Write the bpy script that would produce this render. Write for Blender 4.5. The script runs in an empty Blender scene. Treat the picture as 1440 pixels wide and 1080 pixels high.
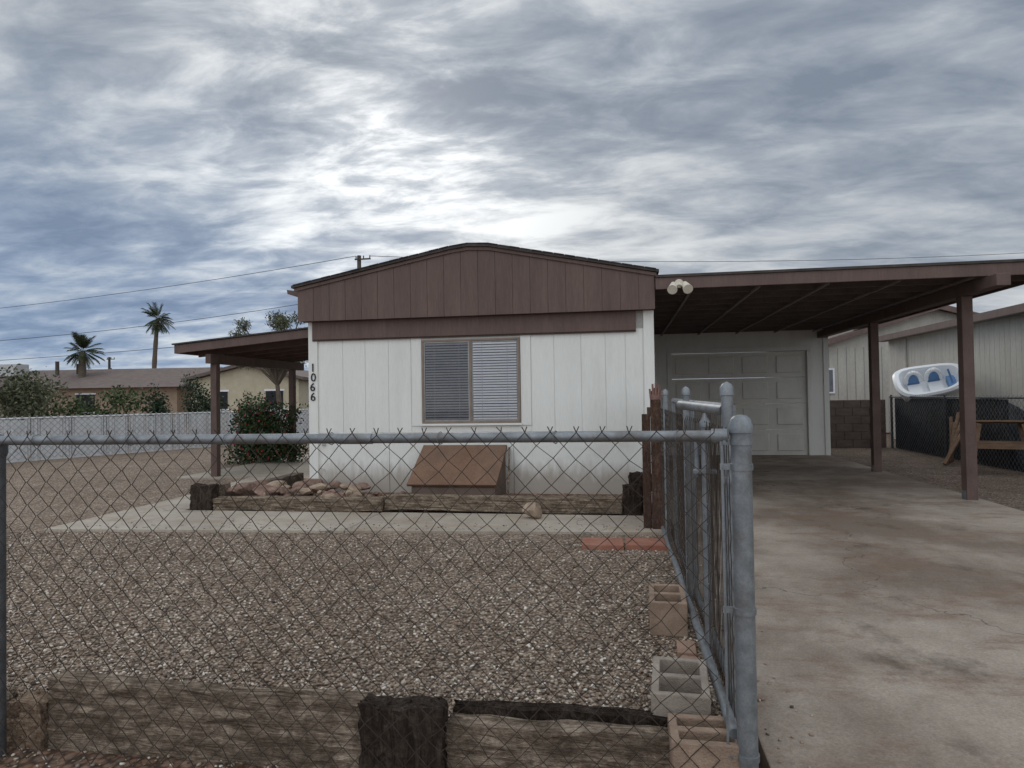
import bpy, bmesh, math, random
import numpy as np
from mathutils import Vector, Matrix
random.seed(7); rng=np.random.default_rng(7)
S=bpy.context.scene
COL=S.collection

# ------------------------------------------------------------ helpers
def link(o,parent=None):
    COL.objects.link(o)
    if parent: o.parent=parent
    return o
def empty(name):
    e=bpy.data.objects.new(name,None); e.empty_display_size=.2
    return link(e)
class MB:
    """mesh builder"""
    def __init__(s): s.v=[]; s.f=[]
    def box(s,x0,x1,y0,y1,z0,z1,M=None):
        b=len(s.v)
        pts=[(x0,y0,z0),(x1,y0,z0),(x1,y1,z0),(x0,y1,z0),(x0,y0,z1),(x1,y0,z1),(x1,y1,z1),(x0,y1,z1)]
        if M is not None: pts=[tuple(M@Vector(p)) for p in pts]
        s.v+=pts
        s.f+=[tuple(b+i for i in f) for f in ((0,3,2,1),(4,5,6,7),(0,1,5,4),(1,2,6,5),(2,3,7,6),(3,0,4,7))]
        return s
    def prism_y(s,poly,y0,y1,M=None):      # poly in XZ (ccw seen from -Y)
        b=len(s.v); n=len(poly)
        pts=[(p[0],y0,p[1]) for p in poly]+[(p[0],y1,p[1]) for p in poly]
        if M is not None: pts=[tuple(M@Vector(p)) for p in pts]
        s.v+=pts
        s.f.append(tuple(b+i for i in range(n))); s.f.append(tuple(b+n+i for i in reversed(range(n))))
        for i in range(n):
            j=(i+1)%n; s.f.append((b+j,b+i,b+n+i,b+n+j))
        return s
    def prism_z(s,poly,z0,z1):
        b=len(s.v); n=len(poly)
        s.v+=[(p[0],p[1],z0) for p in poly]+[(p[0],p[1],z1) for p in poly]
        s.f.append(tuple(b+i for i in reversed(range(n)))); s.f.append(tuple(b+n+i for i in range(n)))
        for i in range(n):
            j=(i+1)%n; s.f.append((b+i,b+j,b+n+j,b+n+i))
        return s
    def cyl(s,p0,p1,r0,r1=None,n=14,caps=True):
        if r1 is None: r1=r0
        p0=Vector(p0);p1=Vector(p1); d=(p1-p0).normalized()
        a=d.orthogonal().normalized(); c=d.cross(a)
        b=len(s.v)
        for p,r in ((p0,r0),(p1,r1)):
            for i in range(n):
                t=2*math.pi*i/n; s.v.append(tuple(p+a*math.cos(t)*r+c*math.sin(t)*r))
        for i in range(n):
            j=(i+1)%n; s.f.append((b+i,b+j,b+n+j,b+n+i))
        if caps:
            s.f.append(tuple(b+i for i in reversed(range(n)))); s.f.append(tuple(b+n+i for i in range(n)))
        return s
    def lathe(s,cx,cy,prof,n=18):
        b=len(s.v)
        for r,z in prof:
            for i in range(n):
                t=2*math.pi*i/n; s.v.append((cx+r*math.cos(t),cy+r*math.sin(t),z))
        for k in range(len(prof)-1):
            for i in range(n):
                j=(i+1)%n; s.f.append((b+k*n+i,b+k*n+j,b+(k+1)*n+j,b+(k+1)*n+i))
        s.f.append(tuple(b+(len(prof)-1)*n+i for i in range(n)))
        return s
    def obj(s,name,mat,parent=None,bevel=0,smooth=False,segs=2):
        m=bpy.data.meshes.new(name); m.from_pydata(s.v,[],s.f); m.update()
        bm=bmesh.new(); bm.from_mesh(m); bmesh.ops.recalc_face_normals(bm,faces=bm.faces); bm.to_mesh(m); bm.free()
        m.materials.append(mat)
        if smooth:
            m.polygons.foreach_set('use_smooth',[True]*len(m.polygons))
            try: m.set_sharp_from_angle(angle=math.radians(40))
            except Exception: pass
        o=bpy.data.objects.new(name,m); link(o,parent)
        if bevel:
            b=o.modifiers.new('bev','BEVEL'); b.width=bevel; b.segments=segs; b.limit_method='ANGLE'
        return o
def curve(name,polys,r,mat,parent=None,res=1,cyc=False,smooth=False):
    c=bpy.data.curves.new(name,'CURVE'); c.dimensions='3D'; c.bevel_depth=r; c.bevel_resolution=res; c.use_fill_caps=True
    for P in polys:
        sp=c.splines.new('POLY'); sp.points.add(len(P)-1)
        for i,p in enumerate(P):
            sp.points[i].co=(p[0],p[1],p[2],1)
            if len(p)>3: sp.points[i].radius=p[3]
        sp.use_cyclic_u=cyc
    c.materials.append(mat)
    return link(bpy.data.objects.new(name,c),parent)

# ------------------------------------------------------------ materials
def newmat(name):
    m=bpy.data.materials.new(name); m.use_nodes=True
    nt=m.node_tree; b=nt.nodes['Principled BSDF']; return m,nt,b
def N(nt,t,**k):
    n=nt.nodes.new(t)
    for a,v in k.items(): setattr(n,a,v)
    return n
def ramp(nt,fac,stops):
    r=N(nt,'ShaderNodeValToRGB'); e=r.color_ramp.elements
    while len(e)<len(stops): e.new(.5)
    for i,(p,c) in enumerate(stops):
        e[i].position=p; e[i].color=(c[0],c[1],c[2],1) if not isinstance(c,(int,float)) else (c,c,c,1)
    nt.links.new(fac,r.inputs[0]); return r.outputs[0]
def mixc(nt,f,a,b,mode='MIX'):
    m=N(nt,'ShaderNodeMix',data_type='RGBA',blend_type=mode)
    for s,v in ((m.inputs[0],f),(m.inputs[6],a),(m.inputs[7],b)):
        if hasattr(v,'links') or isinstance(v,bpy.types.NodeSocket): nt.links.new(v,s)
        elif isinstance(v,(int,float)): s.default_value=v
        else: s.default_value=(v[0],v[1],v[2],1)
    return m.outputs[2]
def noise(nt,vec,scale,detail=5,rough=.55,dist=0):
    n=N(nt,'ShaderNodeTexNoise'); n.inputs['Scale'].default_value=scale; n.inputs['Detail'].default_value=detail
    n.inputs['Roughness'].default_value=rough; n.inputs['Distortion'].default_value=dist
    nt.links.new(vec,n.inputs['Vector']); return n.outputs['Fac']
def coords(nt,st=(1,1,1)):
    g=N(nt,'ShaderNodeNewGeometry'); mp=N(nt,'ShaderNodeMapping'); mp.inputs['Scale'].default_value=st
    nt.links.new(g.outputs['Position'],mp.inputs['Vector']); return mp.outputs[0]
def bump(nt,b,h,strength,dist=.01):
    n=N(nt,'ShaderNodeBump'); n.inputs['Strength'].default_value=strength; n.inputs['Distance'].default_value=dist
    nt.links.new(h,n.inputs['Height']); nt.links.new(n.outputs[0],b.inputs['Normal'])
def surf(name,c1,c2,scale=6,rough=.7,bs=.3,bd=.005,st=(1,1,1),fine=60,metal=0,big=None,spec=.3,dirt=None,low=None):
    m,nt,b=newmat(name); v=coords(nt,st)
    n1=noise(nt,v,scale,3,.6); col=ramp(nt,n1,[(.3,c1),(.7,c2)])
    n2=noise(nt,v,fine,2,.6)
    col=mixc(nt,.35,col,ramp(nt,n2,[(.3,(.35,.35,.35)),(.7,(.65,.65,.65))]),'OVERLAY')
    if dirt:
        v2=coords(nt,dirt[1]); n3=noise(nt,v2,dirt[2],5,.65)
        col=mixc(nt,ramp(nt,n3,[(dirt[3],0.0),(dirt[4],dirt[5])]),col,dirt[0])
    if low:   # splash dirt near the ground
        g=N(nt,'ShaderNodeNewGeometry'); s=N(nt,'ShaderNodeSeparateXYZ'); nt.links.new(g.outputs['Position'],s.inputs[0])
        a=N(nt,'ShaderNodeMath',operation='MULTIPLY_ADD'); nt.links.new(noise(nt,coords(nt,(4,4,1)),2,5,.7),a.inputs[0]); a.inputs[1].default_value=-.55; nt.links.new(s.outputs[2],a.inputs[2])
        col=mixc(nt,ramp(nt,a.outputs[0],[(0.0,low[1]),(.28,0.0)]),col,low[0])
    nt.links.new(col,b.inputs['Base Color']); b.inputs['Roughness'].default_value=rough
    b.inputs['Metallic'].default_value=metal; b.inputs['Specular IOR Level'].default_value=spec
    if bs: bump(nt,b,n2,bs,bd)
    return m

M_white=surf('white_paint',(.73,.73,.69),(.79,.79,.75),3,.6,.25,.004,(1,1,.12),70,dirt=((.48,.44,.38),(3,3,.5),1.6,.52,.85,.35))
M_white2=surf('white_skirt_paint',(.71,.71,.67),(.78,.78,.74),3,.6,.3,.004,(1,1,.3),50,dirt=((.48,.43,.37),(1,1,1.2),2.5,.48,.8,.4),low=((.27,.21,.16),.7))
M_brown=surf('brown_paint',(.120,.080,.068),(.158,.107,.091),3,.65,.35,.004,(1,1,.12),60,dirt=((.08,.058,.05),(4,4,.4),2,.45,.8,.55))
M_browndk=surf('brown_beam_paint',(.105,.069,.057),(.145,.098,.083),4,.65,.3,.004,(1,1,1),60,dirt=((.05,.038,.034),(3,3,1),2,.45,.8,.5))
M_under=surf('carport_underside_paint',(.115,.096,.091),(.16,.135,.128),3,.7,.2,.004,(1,1,1),40)
M_roof=surf('asphalt_roofing',(.05,.042,.04),(.09,.078,.072),5,.9,.5,.006,(1,1,1),150)
M_groovb=surf('groove_brown',(.055,.037,.031),(.075,.05,.042),5,.8,0)
M_groove=surf('groove_shadow_white',(.48,.47,.44),(.55,.54,.51),5,.8,0)
M_galv=surf('galvanised_steel',(.165,.18,.19),(.285,.305,.32),14,.5,.2,.001,(1,1,1),120,metal=.5,spec=.5,dirt=((.13,.105,.085),(1,1,1),6,.50,.72,.7))
M_galvd=surf('darkened_steel',(.06,.065,.07),(.11,.115,.12),14,.6,.2,.001,(1,1,1),120,metal=.3,spec=.4)
M_wire=surf('rusty_wire',(.04,.032,.026),(.085,.066,.055),12,.7,0,metal=0,fine=60,spec=.15)
M_wireg=surf('grey_wire',(.15,.15,.15),(.22,.22,.22),12,.6,0,metal=.4)
M_hatch=surf('hatch_plywood_paint',(.17,.10,.066),(.23,.14,.094),4,.85,.6,.005,(1,1,1),40,dirt=((.13,.095,.075),(1,1,1),3,.40,.75,.75),spec=.15)
M_hatchs=surf('hatch_side_wood',(.13,.095,.075),(.19,.14,.11),4,.8,.4,.004)
M_alu=surf('aluminium_frame',(.33,.32,.31),(.42,.41,.4),6,.45,0,metal=.5)
M_frameb=surf('bronze_frame',(.20,.155,.125),(.26,.205,.165),6,.5,0)
M_blind=surf('white_blinds',(.78,.79,.83),(.84,.85,.88),6,.5,0)
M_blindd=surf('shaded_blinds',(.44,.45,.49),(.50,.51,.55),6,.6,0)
M_dark=surf('dark_interior',(.02,.02,.024),(.03,.03,.034),4,.8,0)
M_black=surf('black_number_paint',(.012,.012,.012),(.02,.02,.02),4,.4,0)
M_block=surf('cinder_block_tan',(.28,.195,.14),(.39,.285,.21),8,.95,.8,.006,(1,1,1),140,dirt=((.16,.115,.085),(1,1,1),5,.42,.72,.75))
M_blockg=surf('cinder_block_grey',(.30,.255,.21),(.42,.36,.30),8,.95,.8,.006,(1,1,1),140,dirt=((.18,.14,.11),(1,1,1),5,.42,.72,.75))
M_paver=surf('red_paver',(.26,.105,.072),(.36,.17,.115),8,.9,.5,.004,(1,1,1),120,dirt=((.25,.2,.17),(1,1,1),6,.5,.75,.5))
M_rockr=surf('red_rock',(.13,.078,.06),(.31,.21,.165),9,.9,.9,.02,(1,1,1),30)
M_rockt=surf('tan_rock',(.25,.18,.13),(.42,.32,.235),9,.9,.8,.02,(1,1,1),30)
M_plastic=surf('white_plastic',(.78,.80,.82),(.84,.85,.86),3,.35,0,spec=.5)
M_blue=surf('blue_plastic',(.07,.17,.36),(.11,.24,.45),3,.4,0,spec=.5)
M_tarp=surf('black_shade_cloth',(.008,.009,.012),(.02,.021,.026),6,.8,.9,.03,(1,1,1),12)
M_bench=surf('bench_wood',(.15,.09,.057),(.24,.155,.10),6,.75,.4,.004,(1,1,4),50)
M_palmt=surf('palm_trunk',(.10,.08,.06),(.16,.13,.10),3,.9,.6,.05,(1,1,6),12)
M_bark=surf('bark',(.10,.075,.055),(.17,.13,.1),6,.9,.7,.02,(1,1,.4),30)
M_pole=surf('utility_pole_wood',(.06,.05,.045),(.10,.085,.075),3,.9,.3,.02,(1,1,.3),30)
M_nbr=surf('neighbor_siding_paint',(.45,.43,.385),(.53,.51,.46),3,.7,.2,.004,(1,1,.2),40,dirt=((.33,.31,.28),(2,2,.4),2,.5,.8,.4))
M_nbrg=surf('neighbor_groove',(.22,.21,.2),(.27,.26,.25),3,.8,0)
M_beige=surf('beige_stucco',(.48,.42,.30),(.56,.50,.37),3,.85,.3,.006,(1,1,1),40)
M_bhouse=surf('brown_stucco',(.3,.22,.16),(.38,.28,.2),3,.85,.3,.006)
M_shing=surf('brown_shingles',(.12,.095,.085),(.19,.15,.135),3,.95,.5,.02,(1,1,5),30)
M_bwall=surf('block_wall_brown',(.09,.066,.056),(.14,.105,.09),3,.9,.5,.01,(1,1,2),30)
M_slat=surf('white_slat',(.62,.63,.64),(.72,.73,.74),5,.6,0,dirt=((.35,.34,.32),(1,1,.5),2,.5,.8,.4))
M_lamp=surf('floodlight_housing',(.6,.55,.45),(.7,.65,.55),5,.5,0)

def woodmat(name,c1,c2,c3,axis='x'):
    m,nt,b=newmat(name); st={'x':(2.2,14,14),'y':(14,2.2,14),'z':(14,14,2.2)}[axis]
    v=coords(nt,st); n1=noise(nt,v,2.2,6,.75,.9)
    col=ramp(nt,n1,[(.36,c1),(.5,c2),(.63,c3)])
    v2=coords(nt,(1,1,1)); n2=noise(nt,v2,6.5,5,.7); col=mixc(nt,ramp(nt,n2,[(.42,0),(.62,.7)]),col,c1)
    n5=noise(nt,v2,38,4,.75); col=mixc(nt,.75,col,ramp(nt,n5,[(.3,(.25,.24,.23)),(.7,(.75,.73,.71))]),'OVERLAY')
    st2=tuple(s*4 for s in st); n3=noise(nt,coords(nt,st2),2,4,.6)
    a=N(nt,'ShaderNodeMath',operation='ADD'); nt.links.new(n1,a.inputs[0]); nt.links.new(n3,a.inputs[1])
    a2=N(nt,'ShaderNodeMath',operation='ADD'); nt.links.new(a.outputs[0],a2.inputs[0]); nt.links.new(n5,a2.inputs[1])
    nt.links.new(col,b.inputs['Base Color']); b.inputs['Roughness'].default_value=.92; b.inputs['Specular IOR Level'].default_value=.15
    bump(nt,b,a2.outputs[0],1.0,.014); return m
M_tim=woodmat('weathered_timber',(.10,.076,.056),(.25,.20,.152),(.46,.385,.305))
M_timd=woodmat('dark_timber',(.024,.017,.013),(.055,.041,.033),(.095,.076,.06),'z')
M_timb=woodmat('bed_timber',(.11,.085,.062),(.25,.20,.15),(.42,.34,.26))
M_pick=woodmat('redwood_picket',(.06,.036,.028),(.11,.066,.049),(.155,.098,.075),'z')

def gravel(name,scale,dark,mid,light,bs=1.0,bd=.01,tint=None):
    m,nt,b=newmat(name); v=coords(nt)
    vo=N(nt,'ShaderNodeTexVoronoi'); vo.inputs['Scale'].default_value=scale; nt.links.new(v,vo.inputs['Vector'])
    sp=N(nt,'ShaderNodeSeparateColor'); nt.links.new(vo.outputs['Color'],sp.inputs[0])
    col=ramp(nt,sp.outputs[0],[(0,dark),(.5,mid),(.82,tuple(x*1.35 for x in mid)),(1,light)])
    col=mixc(nt,.35,col,mixc(nt,sp.outputs[1],(.34,.21,.145),(.28,.26,.24)))
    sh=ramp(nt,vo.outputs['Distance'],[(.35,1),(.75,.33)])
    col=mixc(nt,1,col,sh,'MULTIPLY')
    n2=noise(nt,v,.7,5,.6); col=mixc(nt,ramp(nt,n2,[(.35,.0),(.7,.5)]),col,mixc(nt,1,col,(.62,.55,.49),'MULTIPLY'))
    n3=noise(nt,v,2.3,6,.75); col=mixc(nt,.7,col,ramp(nt,n3,[(.3,(.33,.315,.295)),(.7,(.69,.67,.64))]),'OVERLAY')
    nt.links.new(col,b.inputs['Base Color']); b.inputs['Roughness'].default_value=.9; b.inputs['Specular IOR Level'].default_value=.2
    inv=N(nt,'ShaderNodeMath',operation='SUBTRACT'); inv.inputs[0].default_value=1; nt.links.new(vo.outputs['Distance'],inv.inputs[1])
    bump(nt,b,inv.outputs[0],bs,bd); return m
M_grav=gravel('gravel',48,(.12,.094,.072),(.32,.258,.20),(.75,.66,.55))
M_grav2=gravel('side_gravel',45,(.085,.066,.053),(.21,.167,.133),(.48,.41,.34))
M_dirt=gravel('desert_dirt',30,(.13,.08,.055),(.22,.135,.095),(.32,.22,.16),.5,.01)

def pebmat():
    m,nt,b=newmat('pebble'); g=N(nt,'ShaderNodeNewGeometry')
    col=ramp(nt,g.outputs['Random Per Island'],[(0,(.10,.077,.06)),(.2,(.21,.163,.128)),(.4,(.33,.24,.175)),(.55,(.27,.235,.205)),(.7,(.40,.32,.245)),(.85,(.49,.42,.345)),(.95,(.73,.66,.57)),(1,(.8,.76,.69))])
    n2=noise(nt,coords(nt),.7,5,.6); col=mixc(nt,ramp(nt,n2,[(.35,0),(.7,.5)]),col,mixc(nt,1,col,(.62,.55,.49),'MULTIPLY'))
    nt.links.new(col,b.inputs['Base Color']); b.inputs['Roughness'].default_value=.85; b.inputs['Specular IOR Level'].default_value=.2; return m
M_peb=pebmat()

def concrete(name,c1,c2,stain,ss=.5,warm=None):
    m,nt,b=newmat(name); v=coords(nt)
    n1=noise(nt,v,1.6,6,.7,.1); col=ramp(nt,n1,[(.3,c1),(.7,c2)])
    n2=noise(nt,coords(nt,(1.0,.7,1)),.6,6,.62,.15)
    col=mixc(nt,ramp(nt,n2,[(.42,0.0),(.58,ss)]),col,stain)
    n4=noise(nt,coords(nt,(.6,1.3,1)),1.9,6,.75,.1); col=mixc(nt,ramp(nt,n4,[(.50,0.0),(.62,ss*.7)]),col,(stain[0]*1.15,stain[1]*.97,stain[2]*.85))
    n6=noise(nt,coords(nt,(.7,.6,1)),1.4,6,.7,0); col=mixc(nt,ramp(nt,n6,[(.56,0.0),(.68,ss*.85)]),col,(stain[0]*.58,stain[1]*.55,stain[2]*.53))
    n3=noise(nt,v,90,3,.7); col=mixc(nt,.5,col,ramp(nt,n3,[(.3,(.28,.28,.28)),(.7,(.72,.72,.72))]),'OVERLAY')
    # hairline cracks
    dv=N(nt,'ShaderNodeVectorMath',operation='ADD'); nn=N(nt,'ShaderNodeTexNoise'); nn.inputs['Scale'].default_value=2.5; nn.inputs['Detail'].default_value=4
    nt.links.new(v,nn.inputs['Vector']); nt.links.new(v,dv.inputs[0]); nt.links.new(nn.outputs['Color'],dv.inputs[1])
    vo=N(nt,'ShaderNodeTexVoronoi',feature='DISTANCE_TO_EDGE'); vo.inputs['Scale'].default_value=.33; nt.links.new(dv.outputs[0],vo.inputs['Vector'])
    cr=ramp(nt,vo.outputs['Distance'],[(.0,.75),(.003,0)])
    col=mixc(nt,cr,col,(.05,.04,.035))
    nt.links.new(col,b.inputs['Base Color']); b.inputs['Roughness'].default_value=.85; b.inputs['Specular IOR Level'].default_value=.3
    bump(nt,b,n3,.35,.004); return m
M_drive=concrete('driveway_concrete',(.265,.218,.175),(.39,.33,.272),(.155,.117,.088),.85)
M_walk=concrete('walkway_concrete',(.37,.325,.265),(.48,.43,.36),(.24,.195,.15),.5)
M_asph=surf('street_asphalt',(.045,.045,.045),(.07,.07,.07),2,.9,.4,.01)

def leafmat(name,stops):
    m,nt,b=newmat(name); g=N(nt,'ShaderNodeNewGeometry')
    col=ramp(nt,g.outputs['Random Per Island'],stops)
    nt.links.new(col,b.inputs['Base Color']); b.inputs['Roughness'].default_value=.6; b.inputs['Specular IOR Level'].default_value=.25
    return m
M_leafg=leafmat('shrub_leaf',[(0,(.028,.045,.016)),(.5,(.06,.085,.032)),(1,(.11,.14,.055))])
M_leafo=leafmat('olive_leaf',[(0,(.05,.06,.03)),(.5,(.09,.10,.055)),(1,(.15,.15,.085))])
M_leafd=leafmat('dark_leaf',[(0,(.014,.028,.016)),(.6,(.036,.058,.03)),(1,(.065,.095,.048))])
M_leafr=leafmat('red_bush_leaf',[(0,(.016,.036,.014)),(.6,(.042,.078,.028)),(.91,(.075,.12,.045)),(.95,(.32,.03,.04)),(1,(.42,.05,.07))])
M_palm=leafmat('palm_leaf',[(0,(.03,.04,.018)),(1,(.07,.085,.04))])

# ------------------------------------------------------------ foliage
def leaves(name,clumps,n,size,mat,parent,aspect=.5):
    C=np.array([c[:3] for c in clumps]); R=np.array([c[3:6] for c in clumps]); vol=R.prod(1)**.67; p=vol/vol.sum()
    k=rng.choice(len(clumps),n,p=p)
    d=rng.normal(size=(n,3)); d/=np.linalg.norm(d,axis=1,keepdims=True)
    rad=rng.random(n)**.45*(1+.18*rng.normal(size=n))
    P=C[k]+d*R[k]*rad[:,None]
    a=rng.normal(size=(n,3)); a/=np.linalg.norm(a,axis=1,keepdims=True)
    b=np.cross(a,rng.normal(size=(n,3))); b/=np.linalg.norm(b,axis=1,keepdims=True)
    s=size*(.6+.8*rng.random(n))[:,None]
    V=np.stack([P-a*s,P-b*s*aspect,P+a*s,P+b*s*aspect],1).reshape(-1,3)
    return fastmesh(name,V,np.arange(4*n).reshape(-1,4),mat,parent)
def fastmesh(name,V,F,mat,parent=None,smooth=False):
    m=bpy.data.meshes.new(name); nf,k=F.shape
    m.vertices.add(len(V)); m.vertices.foreach_set('co',V.astype(np.float32).ravel())
    m.loops.add(nf*k); m.loops.foreach_set('vertex_index',F.astype(np.int32).ravel())
    m.polygons.add(nf); m.polygons.foreach_set('loop_start',(np.arange(nf)*k).astype(np.int32))
    try: m.polygons.foreach_set('loop_total',np.full(nf,k,np.int32))
    except Exception: pass
    if smooth: m.polygons.foreach_set('use_smooth',np.ones(nf,bool))
    m.update(calc_edges=True); m.validate(); m.materials.append(mat)
    return link(bpy.data.objects.new(name,m),parent)
def bush(name,x,y,w,d,h,n,size,mat,nc=9,z0=-.14,low=.15):
    e=empty(name); cl=[]
    for i in range(nc):
        a=random.random()*6.283; r=random.random()**.5*.62
        zz=z0+h*(low+random.random()*(.8-low)); sh=.30+.22*random.random()
        cl.append((x+math.cos(a)*r*w/2,y+math.sin(a)*r*d/2,zz,w/2*sh*1.25,d/2*sh*1.25,h*sh*.62))
    leaves('foliage',cl,n,size,mat,e)
    br=[]
    for c in cl:
        br.append([(x,y,z0,1.0),((x+c[0])/2+random.uniform(-.05,.05)*w,(y+c[1])/2,z0+(c[2]-z0)*.55,.7),(c[0],c[1],c[2],.3)])
    curve('stems',br,.02*max(1,h/1.5),M_bark,e,1)
    return e
def palm(x,y,zt,R,nf,lean=0,z0=-.14,tr=.2):
    e=empty('palm_tree'); P=[]
    for i in range(13):
        t=i/12; P.append((x+lean*t*t,y,z0+(zt-z0)*t,(1.25-.45*t)+(.12 if i%2 else 0)))
    curve('trunk',[P],tr,M_palmt,e,2)
    V=[];F=[]
    top=Vector((x+lean,y,zt))
    for i in range(nf):
        az=i*2.39996+random.uniform(-.2,.2); el=math.radians(random.uniform(-65,85)); Lf=R*random.uniform(.75,1.1)
        pts=[];dirv=Vector((math.cos(az)*math.cos(el),math.sin(az)*math.cos(el),math.sin(el)))
        p=top.copy()
        for k in range(8):
            pts.append(p.copy()); p=p+dirv*(Lf/7); dirv=(dirv+Vector((0,0,-.09))).normalized()
        for k in range(3,8):      # fan leaflets
            for s in (-1,-.4,.4,1):
                for q in range(2):
                    dd=(pts[k]-pts[k-1]).normalized(); side=dd.cross(Vector((0,0,1)))
                    if side.length<.01: side=Vector((1,0,0))
                    side.normalize(); ll=Lf*.36*(1-.06*k)
                    b0=pts[k-1].lerp(pts[k],q*.5); tip=b0+(dd*.9+side*s*.75+Vector((0,0,-.2-.2*random.random()))).normalized()*ll
                    wv=dd*Lf*.024; bi=len(V); V+= [tuple(b0-wv),tuple(b0+wv),tuple(tip),tuple(tip-wv*.3)]; F.append((bi,bi+1,bi+2,bi+3))
        for k in range(7):
            w=Vector((0,0,Lf*.012)); bi=len(V); V+=[tuple(pts[k]-w),tuple(pts[k]+w),tuple(pts[k+1]+w),tuple(pts[k+1]-w)]; F.append((bi,bi+1,bi+2,bi+3))
    fastmesh('fronds',np.array(V),np.array(F),M_palm,e)
    return e

# ------------------------------------------------------------ chain link
def chainlink(name,p0,p1,zb,zt,W,r,mat,parent,H=None,jit=.0016,tip=.024,weave=.003):
    H=H or W; p0=Vector((p0[0],p0[1],0));p1=Vector((p1[0],p1[1],0)); L=(p1-p0).length; d=(p1-p0)/L; nrm=Vector((-d.y,d.x,0))
    nx=int(L/(W/2)); nz=int((zt-zb)/(H/2))
    jx=rng.normal(size=(nx+3,nz+3))*jit; jz=rng.normal(size=(nx+3,nz+3))*jit
    sag=[math.sin(i*.21)*.006 for i in range(nx+3)]
    polys=[]
    for i in range(nx):
        P=[]
        for k in range(nz+1):
            c=i+((i+k)&1)
            z=zt-k*H/2+jz[c,k]
            q=p0+d*(c*W/2+jx[c,k])+nrm*(sag[c]+(weave if (c-i)==0 else -weave))
            P.append((q.x,q.y,z))
        c0=i+(i&1)
        if c0==i: e=(p0+d*(i*W/2-W*.10))
        else: e=(p0+d*((i+1)*W/2+W*.10))
        P=[(e.x,e.y,zt+tip)]+P
        polys.append(P)
    return curve(name,polys,r,mat,parent,1)

# ============================================================ GROUND
g=MB(); g.box(-400,400,-60,700,-.5,-.14); g.obj('ground',M_dirt)
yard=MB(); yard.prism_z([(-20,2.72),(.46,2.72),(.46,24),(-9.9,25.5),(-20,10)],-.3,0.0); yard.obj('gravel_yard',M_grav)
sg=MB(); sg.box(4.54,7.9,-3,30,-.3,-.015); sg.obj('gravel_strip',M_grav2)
st=MB(); st.prism_z([(-60,-3),(-22,-3),(-13,24),(-9,36),(-9,700),(-16,700),(-16,36),(-20,25),(-60,12)],-.2,-.13); st.obj('street',M_asph)

dw=MB()
ys=[-4,1.1,5.35,9.6,13.0,15.75]
for i in range(len(ys)-1):
    dw.box(.52,4.5,ys[i]+.004,ys[i+1]-.004,-.13,.006)
dw.obj('driveway',M_drive,bevel=.006)

wk=empty('walkway')
MB().prism_z([(-6.3,6.45),(-2.9,6.655),(-2.9,7.72),(-5.5,7.72),(-5.5,8.6),(-5.5,11.0),(-6.6,11.0),(-6.3,8.67)],-.1,.03).obj('slab_left',M_walk,wk,bevel=.006)
MB().prism_z([(-2.89,6.656),(.40,6.85),(.40,7.75),(-2.89,7.75)],-.1,.03).obj('slab_right',M_walk,wk,bevel=.006)
MB().prism_z([(-8.0,11.01),(-4.4,11.01),(-4.4,16),(-8.0,16)],-.1,.035).obj('porch_slab',M_walk,wk,bevel=.006)

# pebbles
bm=bmesh.new(); bmesh.ops.create_icosphere(bm,subdivisions=1,radius=1); iv=np.array([v.co[:] for v in bm.verts]); fi=np.array([[v.index for v in f.verts] for f in bm.faces]); bm.free()
def pebbles(n,fx,name,mat,smin=.005,smax=.011,parent=None,zbase=0):
    xy=fx(n); n=len(xy)
    s=(smin+(smax-smin)*rng.random(n)**1.6)[:,None]*np.stack([.8+.7*rng.random(n),.7+.5*rng.random(n),.45+.35*rng.random(n)],1)
    V=iv[None,:,:]*(1+.18*rng.normal(size=(n,12,1)))*s[:,None,:]
    a=rng.random(n)*6.283; t=(rng.random(n)-.5)*1.0
    ct,stt=np.cos(t)[:,None],np.sin(t)[:,None]; x,y,z=V[:,:,0],V[:,:,1],V[:,:,2]
    x,z=x*ct-z*stt,x*stt+z*ct
    ca,sa=np.cos(a)[:,None],np.sin(a)[:,None]; x,y=x*ca-y*sa,x*sa+y*ca
    V=np.stack([x+xy[:,0:1],y+xy[:,1:2],z+zbase+.004+.004*rng.random((n,1))],2).reshape(-1,3)
    F=(fi[None]+12*np.arange(n)[:,None,None]).reshape(-1,3)
    return fastmesh(name,V,F,mat,parent)
def region(n):
    Y=2.74+3.7*rng.random(n)**1.25; X=-1.1*Y-.1+(1.1*Y+.1+.45)*rng.random(n)
    keep=(Y<6.42+(X+6.3)*.06)
    return np.stack([X,Y],1)[keep]
pebbles(38000,region,'gravel',M_peb)
def rdirt(n):
    Y=2.2+.45*rng.random(n); X=-3.4+3.8*rng.random(n); return np.stack([X,Y],1)
pebbles(1200,rdirt,'loose_gravel',M_peb,zbase=-.142)
def rdrive(n):   # strays on driveway edge & walkway
    Y=2.6+5*rng.random(n); X=.56+.25*rng.random(n)**2.5; return np.stack([X,Y],1)
pebbles(160,rdrive,'stray_gravel',M_peb,zbase=.004)
def rwalk(n):
    X=-6.0+6.3*rng.random(n); Y=6.5+(X+6.3)*.06+.35*rng.random(n)**2.2; return np.stack([X,Y],1)
pebbles(260,rwalk,'stray_gravel',M_peb,zbase=.028)

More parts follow.
